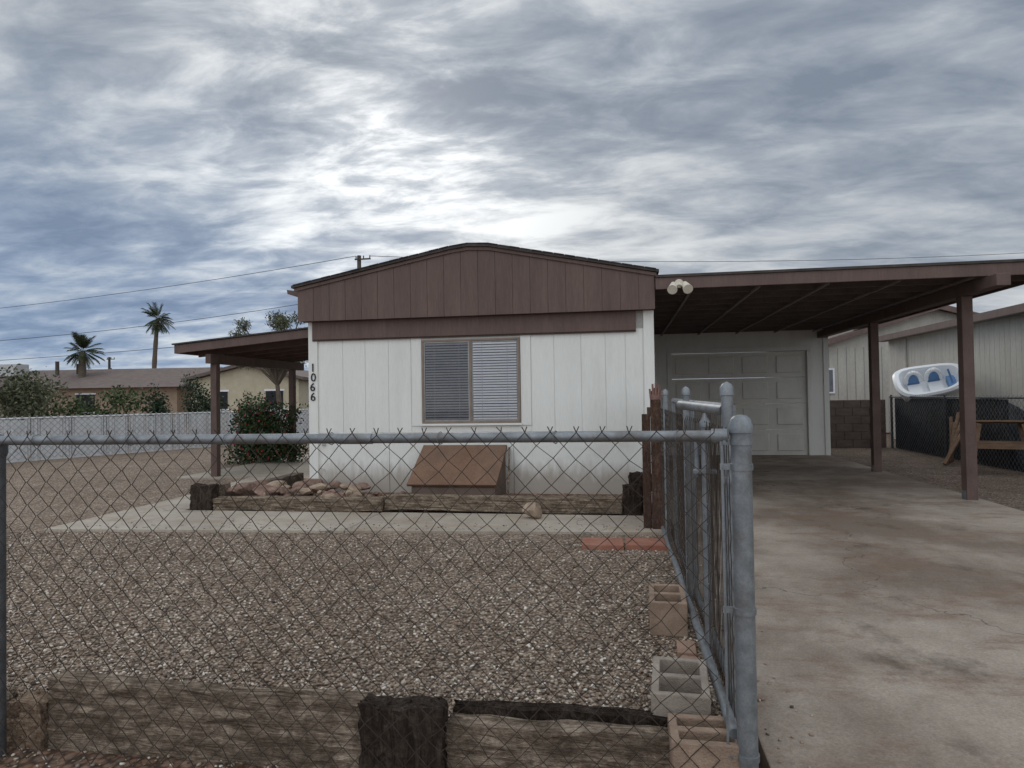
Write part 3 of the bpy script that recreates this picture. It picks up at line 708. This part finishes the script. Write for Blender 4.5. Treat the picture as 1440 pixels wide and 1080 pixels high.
NB=empty('neighbor_house'); X0=8.0
MB().box(X0+.02,X0+8,9,21.8,-.1,3.05).obj('wall_core',M_nbrg,NB)
m=MB(); y=9.0
while y<21.8: m.box(X0,X0+.019,y,min(y+.2,21.8)-.010,-.1,3.0); y+=.2
m.box(X0,X0+8,8.95,8.998,-.1,3.0); m.obj('siding',M_nbr,NB)
m=MB(); m.prism_y([(X0-.35,2.93),(X0+4,3.5),(X0+8.35,2.93),(X0+8.35,3.03),(X0+4,3.6),(X0-.35,3.03)],8.6,22.1); m.obj('roof',M_shing,NB)
m=MB(); m.box(X0-.38,X0-.352,8.6,22.1,2.88,3.04); m.obj('eave_fascia',M_brown,NB)
m=MB(); m.box(X0-.345,X0-.001,8.6,22.0,2.90,2.922); m.obj('soffit',M_nbrg,NB)
m=MB(); m.cyl((X0-.03,20.5,0),(X0-.03,20.5,2.88),.03,n=8); m.obj('downspout',M_nbr,NB)
NB2=empty('neighbor_house')
m=MB(); m.prism_y([(7.2,-.1),(15,-.1),(15,3.1),(11.1,4.3),(7.2,3.1)],26,34); m.obj('walls',M_nbr,NB2)
m=MB(); m.prism_y([(6.9,3.02),(11.1,4.32),(15.3,3.02),(15.3,3.16),(11.1,4.46),(6.9,3.16)],25.6,34.3); m.obj('roof',M_shing,NB2)
m=MB(); m.prism_y([(6.9,2.95),(11.1,4.25),(15.3,2.95),(15.3,3.1),(11.1,4.4),(6.9,3.1)],25.55,25.598); m.obj('rake',M_brown,NB2)
m=MB(); m.box(7.32,7.62,25.96,25.989,1.4,2.2); m.obj('window',surf('pale_window',(.12,.13,.15),(.2,.21,.23),3,.3,0),NB2); m=MB(); m.box(7.26,7.32,25.95,25.989,1.34,2.26); m.box(7.62,7.68,25.95,25.989,1.34,2.26); m.box(7.32,7.62,25.95,25.989,2.2,2.26);m.box(7.32,7.62,25.95,25.989,1.34,1.4); m.obj('window_trim',M_plastic,NB2)
m=MB(); 
x=7.2
while x<15: m.box(x,x+.012,25.99,25.9985,0,3.0); x+=.3
m.obj('siding_grooves',M_nbrg,NB2)

# moulded two-seat plastic boat propped on the covered pile
BO=empty('plastic_boat')
def dinghy():
    V=[];F=[];n=40
    prof=[(.0,-.46),(.5,-.46),(.78,-.38),(.93,-.14),(.97,.02),(1.04,.06),(1.05,.12),(.98,.17),(.86,.16),(.78,.06),(.74,-.10),(.62,-.2),(0,-.22)]
    for r,z in prof:
        for i in range(n):
            t=2*math.pi*i/n; c,s_=math.cos(t),math.sin(t)
            ex=abs(c)**.65*(1 if c>0 else -1); ey=abs(s_)**.65*(1 if s_>0 else -1)
            V.append((ex*r*.70,ey*r*.50*(1-.1*ex),z*.95+.07*abs(ex)**3*(r>.8)))
    for k in range(len(prof)-1):
        for i in range(n):
            j=(i+1)%n; F.append((k*n+i,k*n+j,(k+1)*n+j,(k+1)*n+i))
    return V,F
V,F_=dinghy()
Mx=Matrix.Translation((7.15,17.1,1.56))@Matrix.Rotation(math.radians(-16),4,'Z')@Matrix.Rotation(math.radians(-9),4,'Y')@Matrix.Rotation(math.radians(42),4,'X')
m=MB(); m.v=[tuple(Mx@Vector(p)) for p in V]; m.f=F_; m.obj('hull',M_plastic,BO,smooth=True)
m=MB()
for cx_ in (-.30,.12):
    for k in range(9):
        t0=math.pi*k/9; t1=math.pi*(k+1)/9
        p0=Mx@Vector((cx_+.16*math.cos(t0),.18+.02*math.sin(t0),-.04+.28*math.sin(t0))); p1=Mx@Vector((cx_+.16*math.cos(t1),.18+.02*math.sin(t1),-.04+.28*math.sin(t1)))
        m.cyl(p0,p1,.05,n=10)
    m.box(cx_-.14,cx_+.14,-.20,.14,-.2,-.09,Mx)
m.obj('seats',M_plastic,BO,smooth=True)
m=MB()
for cx_ in (-.30,.12): m.box(cx_-.13,cx_+.13,.17,.20,-.12,.18,Mx); m.box(cx_-.09,cx_+.09,-.30,-.205,-.2,-.12,Mx)
m.box(.36,.54,-.2,.2,-.19,-.02,Mx); m.obj('blue_inserts',M_blue,BO,bevel=.025)
m=MB(); m.cyl(Mx@Vector((.45,-.05,.0)),Mx@Vector((.40,.1,.27)),.022,n=8); m.cyl(Mx@Vector((.66,-.2,-.2)),Mx@Vector((.75,-.2,.13)),.05,.06,n=8); m.obj('steering_and_bumper',M_blue,BO,smooth=True)
TP=empty('tarp_covered_pile')
def lump(name,cx,cy,w,d_,h,mat,parent,seed):
    bm=bmesh.new(); bmesh.ops.create_grid(bm,x_segments=26,y_segments=26,size=.5); rr=random.Random(seed); ph=[rr.random()*6 for _ in range(6)]
    for v in bm.verts:
        x,y=v.co.x,v.co.y; e=max(0,1-(abs(x)*2)**6)*max(0,1-(abs(y)*2)**6)
        z=h*e*(.82+.10*math.sin(x*9+ph[0])+.08*math.sin(y*11+ph[1])+.05*math.sin((x+y)*23+ph[2]))
        v.co=Vector((cx+x*w*(1+.1*e),cy+y*d_,z-.02))
    me=bpy.data.meshes.new(name); bm.to_mesh(me); bm.free(); me.materials.append(mat); me.polygons.foreach_set('use_smooth',[True]*len(me.polygons)); return link(bpy.data.objects.new(name,me),parent)
lump('tarp',7.15,15.3,.9,5.4,1.22,M_tarp,TP,3)
SL=empty('lumber_pile'); m=MB()
for k in range(5): m.cyl((5.9+.1*k,13.6+.15*k,.02),(6.45+.02*k,13.9+.2*k,.75+.1*(k%3)),.035,n=6)
m.obj('boards',M_bench,SL)
BN=empty('wooden_bench')
Mx=Matrix.Translation((6.22,12.35,0))@Matrix.Rotation(math.radians(-20),4,'Z')
m=MB()
for k in range(4): m.box(-.36,.36,-.26+k*.135,-.15+k*.135,.84,.87,Mx@Matrix.Rotation(math.radians(-5),4,'X'))
m.box(-.34,-.30,-.24,.24,.76,.838,Mx); m.box(.30,.34,-.24,.24,.76,.838,Mx)
for sx in (-1,1):
    for sy in (-1,1):
        T2=Mx@Matrix.Translation((sx*.30,sy*.2,.84))@Matrix.Rotation(math.radians(-sx*9),4,'Y')@Matrix.Rotation(math.radians(sy*7),4,'X')
        m.box(-.035,.035,-.02,.02,-.87,-.01,T2)
m.box(-.38,.38,-.30,-.27,.42,.50,Mx); m.box(-.38,.38,.27,.30,.42,.50,Mx)
for k in range(3): m.box(-.34,.34,-.24+k*.17,-.12+k*.17,.5,.525,Mx)
m.obj('frame_and_slats',M_bench,BN,bevel=.004)

# ============================================================ BACKGROUND LEFT
def farhouse(name,x,y,w,d_,hw,hr,rot,mw,mr,gable_front,wins):
    e=empty(name); M=Matrix.Translation((x,y,-.14))@Matrix.Rotation(math.radians(rot),4,'Z')
    m=MB()
    if gable_front:
        m.prism_y([(-w/2,0),(w/2,0),(w/2,hw),(0,hr),(-w/2,hw)],0,d_,M); m.obj('walls',mw,e)
        m=MB(); m.prism_y([(-w/2-.4,hw-.05),(0,hr+.02),(w/2+.4,hw-.05),(w/2+.4,hw+.12),(0,hr+.2),(-w/2-.4,hw+.12)],-.4,d_+.4,M); m.obj('roof',mr,e)
    else:
        m.box(-w/2,w/2,0,d_,0,hw,M); m.obj('walls',mw,e)
        m=MB(); b=len(m.v); q=[(-w/2-.5,-.6,hw),(w/2+.5,-.6,hw),(w/2+.5,d_+.6,hw),(-w/2-.5,d_+.6,hw),(-w/2-.5,d_/2,hr),(w/2+.5,d_/2,hr)]
        m.v+=[tuple(M@Vector(p)) for p in q]; m.f+=[(0,1,5,4),(1,2,5),(2,3,4,5),(3,0,4),(0,3,2,1)]; m.obj('roof',mr,e)
    m=MB()
    for (a,b_,z0,z1) in wins: m.box(a,b_,-.03,-.005,z0,z1,M)
    m.obj('windows',M_dark,e)
    m=MB()
    for (a,b_,z0,z1) in wins: m.box(a-.08,b_+.08,-.02,-.003,z1,z1+.1,M); m.box(a-.08,b_+.08,-.05,-.003,z0-.1,z0,M)
    m.obj('window_trim',M_plastic,e)
    return e
farhouse('beige_house',-21.4,35.5,6.2,12,2.75,3.55,9,M_beige,M_shing,True,[(-1.9,-1.0,1.1,2.1),(1.2,2.2,1.1,2.1)])
e=farhouse('brown_house',-36,37,17,10,2.5,3.95,7,M_bhouse,M_shing,False,[(-5,-3.6,1,2.1),(2,3.2,1,2.1)])
m=MB(); m.box(-41.6,-40.2,39,40,3.3,4.15); m.obj('cooler_unit',surf('cooler_metal',(.4,.4,.4),(.5,.5,.5),3,.5,0),e,bevel=.04)
m=MB(); m.cyl((-38,40,3.4),(-38,40,4.3),.12,n=8); m.cyl((-36.4,40,3.4),(-36.4,40,4.1),.1,n=8); m.obj('roof_vents',M_pole,e)
palm(-41.5,54,8.9,1.5,70,.5,tr=.19); palm(-35.8,39.7,4.9,1.3,70,0,tr=.24)
bush('shrub',-23.2,22.8,3.4,2.4,3.0,3600,.075,M_leafo,12)
bush('shrub',-20.9,24.2,4.6,2.2,2.35,3600,.075,M_leafg,14)
bush('shrub',-18.4,24.6,1.6,1.4,2.9,2800,.06,M_leafd,9)
bush('shrub',-17.3,25.6,1.8,1.5,2.65,2800,.06,M_leafd,9)
bush('shrub',-14.6,25,1.2,1.2,2.2,2000,.05,M_leafg,7)
bush('shrub',-11.7,24.6,1.6,1.4,2.3,2400,.05,M_leafg,8)
bush('shrub',-27,27,4,2.2,2.6,3000,.085,M_leafo,10)
bush('flowering_bush',-7.85,13.9,1.95,1.4,1.5,11000,.038,M_leafr,28,0,.04)
TR=empty('olive_tree'); tx_,ty_=-15.2,27.9
cl=[]
br=[[(tx_,ty_,-.14,1.6),(tx_+.05,ty_,1.2,1.3),(tx_-.05,ty_,2.2,1.0)]]
for i in range(24):
    a_=random.random()*6.28; r=random.uniform(.2,1.7); z=random.uniform(3.0,5.2); c=(tx_+math.cos(a_)*r,ty_+math.sin(a_)*r,z)
    cl.append((*c,random.uniform(.3,.55),random.uniform(.3,.5),random.uniform(.22,.4))); br.append([(tx_-.03,ty_,2.1,.8),((tx_+c[0])/2,(ty_+c[1])/2,(2.1+z)/2+.2,.5),(c[0],c[1],z,.2)])
leaves('foliage',cl,10000,.055,M_leafo,TR,.35); curve('trunk_and_branches',br,.09,M_bark,TR,2)
cl=[]
for i in range(150):
    x=-150+i*1.6+random.uniform(-1,1); h=random.uniform(1.2,3.0); cl.append((x,110+random.uniform(-8,8),h*.5,random.uniform(1.2,2.4),1.5,h*.6))
leaves('distant_trees',cl,16000,.36,M_leafd,None)
cl=[]
for i in range(60):
    x=20+i*1.8; h=random.uniform(2,4.5); cl.append((x,110+random.uniform(-8,8),h*.5,random.uniform(1.2,2.4),1.5,h*.6))
leaves('distant_trees',cl,7000,.36,M_leafd,None)

def pole(x,y,h,arm,rot=0):
    e=empty('utility_pole'); m=MB(); m.cyl((x,y,-.2),(x,y,h),.2,.15,n=12); 
    m.box(x-arm*.3,x+arm,y-.19,y-.08,h-.35,h-.25); m.obj('pole',M_pole,e)
    m=MB()
    for s_ in (-.2,.45,1): m.cyl((x+s_*arm*.95,y-.14,h-.25),(x+s_*arm*.95,y-.14,h-.05),.045,n=8)
    m.cyl((x+.3,y-.2,h-2.2),(x+.3,y-.2,h-1.5),.2,n=12); m.obj('insulators',M_pole,e)
pole(-19.3,47.6,12.2,.95); pole(-68,80,7.6,.9)
def wire(p,q,sag,n=24): return [(p[0]+(q[0]-p[0])*t,p[1]+(q[1]-p[1])*t,p[2]+(q[2]-p[2])*t-sag*4*t*(1-t)) for t in [i/n for i in range(n+1)]]
curve('power_line',[wire((-19.5,47.45,12.15),(-91,56,10.0),1.0),wire((-18.4,47.45,12.1),(58,72,15.2),1.2),wire((-18.6,47.6,9.4),(-52,42.4,5.9),.5),wire((-20,47,6.6),(-52,42.4,4.5),.25)],.02,M_pole)

# ============================================================ WORLD
w=bpy.data.worlds.new('World'); S.world=w; w.use_nodes=True; nt=w.node_tree
for n in list(nt.nodes): nt.nodes.remove(n)
out=N(nt,'ShaderNodeOutputWorld'); 
sky=N(nt,'ShaderNodeTexSky',sky_type='NISHITA'); sky.sun_disc=False; sky.sun_elevation=math.radians(21); sky.sun_rotation=math.radians(-19)
bg1=N(nt,'ShaderNodeBackground'); bg1.inputs[1].default_value=.05; nt.links.new(sky.outputs[0],bg1.inputs[0])
tc=N(nt,'ShaderNodeTexCoord'); nv=N(nt,'ShaderNodeVectorMath',operation='NORMALIZE'); nt.links.new(tc.outputs['Generated'],nv.inputs[0])
D=nv.outputs[0]
sp=N(nt,'ShaderNodeSeparateXYZ'); nt.links.new(D,sp.inputs[0])
def mth(op,a,b=None,clamp=False):
    n=N(nt,'ShaderNodeMath',operation=op); n.use_clamp=clamp
    for i,v in enumerate((a,b)):
        if v is None: continue
        if isinstance(v,(int,float)): n.inputs[i].default_value=v
        else: nt.links.new(v,n.inputs[i])
    return n.outputs[0]
def vdot(vec):
    n=N(nt,'ShaderNodeVectorMath',operation='DOT_PRODUCT'); nt.links.new(D,n.inputs[0]); n.inputs[1].default_value=vec; return n.outputs['Value']
zc=mth('ADD',mth('MAXIMUM',sp.outputs[2],0.0),.17)
cb=N(nt,'ShaderNodeCombineXYZ'); nt.links.new(mth('DIVIDE',sp.outputs[0],zc),cb.inputs[0]); nt.links.new(mth('DIVIDE',sp.outputs[1],zc),cb.inputs[1]); cb.inputs[2].default_value=3.3
CP=cb.outputs[0]
mp=N(nt,'ShaderNodeMapping'); mp.inputs['Rotation'].default_value=(0,0,math.radians(-35)); mp.inputs['Scale'].default_value=(.75,1.3,1); nt.links.new(CP,mp.inputs[0])
nA=noise(nt,mp.outputs[0],.95,6,.55,.15)      # broad cloud decks
nB=noise(nt,mp.outputs[0],4.2,8,.6,.3)        # puffs
mixn=mth('ADD',mth('MULTIPLY',nA,.58),mth('MULTIPLY',nB,.42))
EL=21.5
sd_=Vector((-math.sin(math.radians(19))*math.cos(math.radians(EL)),math.cos(math.radians(19))*math.cos(math.radians(EL)),math.sin(math.radians(EL))))
dp=mth('MAXIMUM',vdot(sd_),0.0)
glow1=mth('POWER',dp,230.0); glow2=mth('POWER',dp,30.0); glow3=mth('POWER',dp,6.0)
ccol=ramp(nt,mixn,[(.38,(.22,.262,.33)),(.45,(.30,.345,.41)),(.51,(.39,.43,.485)),(.56,(.48,.515,.555)),(.65,(.61,.64,.665))])
# ragged breaks in the cloud near the sun carry the light
thin=ramp(nt,mth('ADD',mth('MULTIPLY',nA,.45),mth('MULTIPLY',nB,.55)),[(.43,.0),(.49,.18),(.55,.65),(.62,1.15)])
gl=mth('ADD',mth('ADD',mth('MULTIPLY',glow1,.42),mth('MULTIPLY',glow2,.46)),mth('MULTIPLY',glow3,.12))
glc=mth('ADD',mth('MULTIPLY',gl,thin),mth('ADD',mth('MULTIPLY',glow1,.10),mth('MULTIPLY',glow2,.05)))
gv=N(nt,'ShaderNodeVectorMath',operation='SCALE'); gv.inputs[0].default_value=(1.0,.985,.93); nt.links.new(glc,gv.inputs['Scale'])
# bluish low sky to the left
lowl=mth('MULTIPLY',mth('MULTIPLY',mth('SUBTRACT',mth('MULTIPLY',vdot((-.93,.36,0)),1.0),.36),2.4,True),mth('SUBTRACT',1.0,mth('MULTIPLY',sp.outputs[2],2.3),True))
blue=ramp(nt,mixn,[(.38,(.16,.25,.42)),(.47,(.26,.365,.54)),(.54,(.39,.48,.61)),(.63,(.53,.60,.67))])
ccol=mixc(nt,mth('MULTIPLY',lowl,1.0),ccol,blue)
ad=N(nt,'ShaderNodeVectorMath',operation='ADD'); nt.links.new(ccol,ad.inputs[0]); nt.links.new(gv.outputs[0],ad.inputs[1])
# extra sky brightness added behind the viewer and overhead to light the walls
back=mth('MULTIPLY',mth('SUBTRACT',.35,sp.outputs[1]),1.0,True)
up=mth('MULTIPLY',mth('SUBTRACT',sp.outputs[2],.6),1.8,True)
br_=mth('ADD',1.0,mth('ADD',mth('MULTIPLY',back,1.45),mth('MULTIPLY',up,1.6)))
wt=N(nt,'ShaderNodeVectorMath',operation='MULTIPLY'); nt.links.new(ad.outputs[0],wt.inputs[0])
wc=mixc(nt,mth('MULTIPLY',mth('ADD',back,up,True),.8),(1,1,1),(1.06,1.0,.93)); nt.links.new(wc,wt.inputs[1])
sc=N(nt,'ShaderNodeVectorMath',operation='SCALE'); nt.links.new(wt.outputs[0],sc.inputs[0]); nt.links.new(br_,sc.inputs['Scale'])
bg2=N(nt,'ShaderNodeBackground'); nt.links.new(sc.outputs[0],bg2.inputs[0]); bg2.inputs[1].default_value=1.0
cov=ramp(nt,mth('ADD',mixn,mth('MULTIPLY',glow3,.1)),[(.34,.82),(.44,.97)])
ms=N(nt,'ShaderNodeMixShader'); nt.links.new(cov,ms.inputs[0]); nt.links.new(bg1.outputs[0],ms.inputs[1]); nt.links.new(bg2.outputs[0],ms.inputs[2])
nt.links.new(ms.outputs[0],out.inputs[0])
w.cycles.sampling_method='MANUAL'; w.cycles.sample_map_resolution=512

sl=bpy.data.lights.new('sun','SUN'); sl.energy=.7; sl.angle=math.radians(16); sl.color=(1,.95,.88)
so=bpy.data.objects.new('sun',sl); so.rotation_euler=(-sd_).to_track_quat('-Z','Y').to_euler(); link(so)

# ============================================================ CAMERA
th=math.radians(9.3); pi_=math.radians(1.1); ro=math.radians(.9)
fw=Vector((-math.sin(th)*math.cos(pi_),math.cos(th)*math.cos(pi_),math.sin(pi_)))
r=Vector((math.cos(th),math.sin(th),0)); u=r.cross(fw)
r2=r*math.cos(ro)-u*math.sin(ro); u2=u*math.cos(ro)+r*math.sin(ro)
cam=bpy.data.cameras.new('camera'); cam.sensor_width=36; cam.lens=23.5; cam.clip_start=.05; cam.clip_end=2000
co=bpy.data.objects.new('camera',cam); Mc=Matrix((r2,u2,-fw)).transposed().to_4x4(); Mc.translation=(0,0,1.4); co.matrix_world=Mc; link(co); S.camera=co
S.view_settings.view_transform='Standard'; S.view_settings.look='None'; S.view_settings.exposure=0; S.view_settings.gamma=1
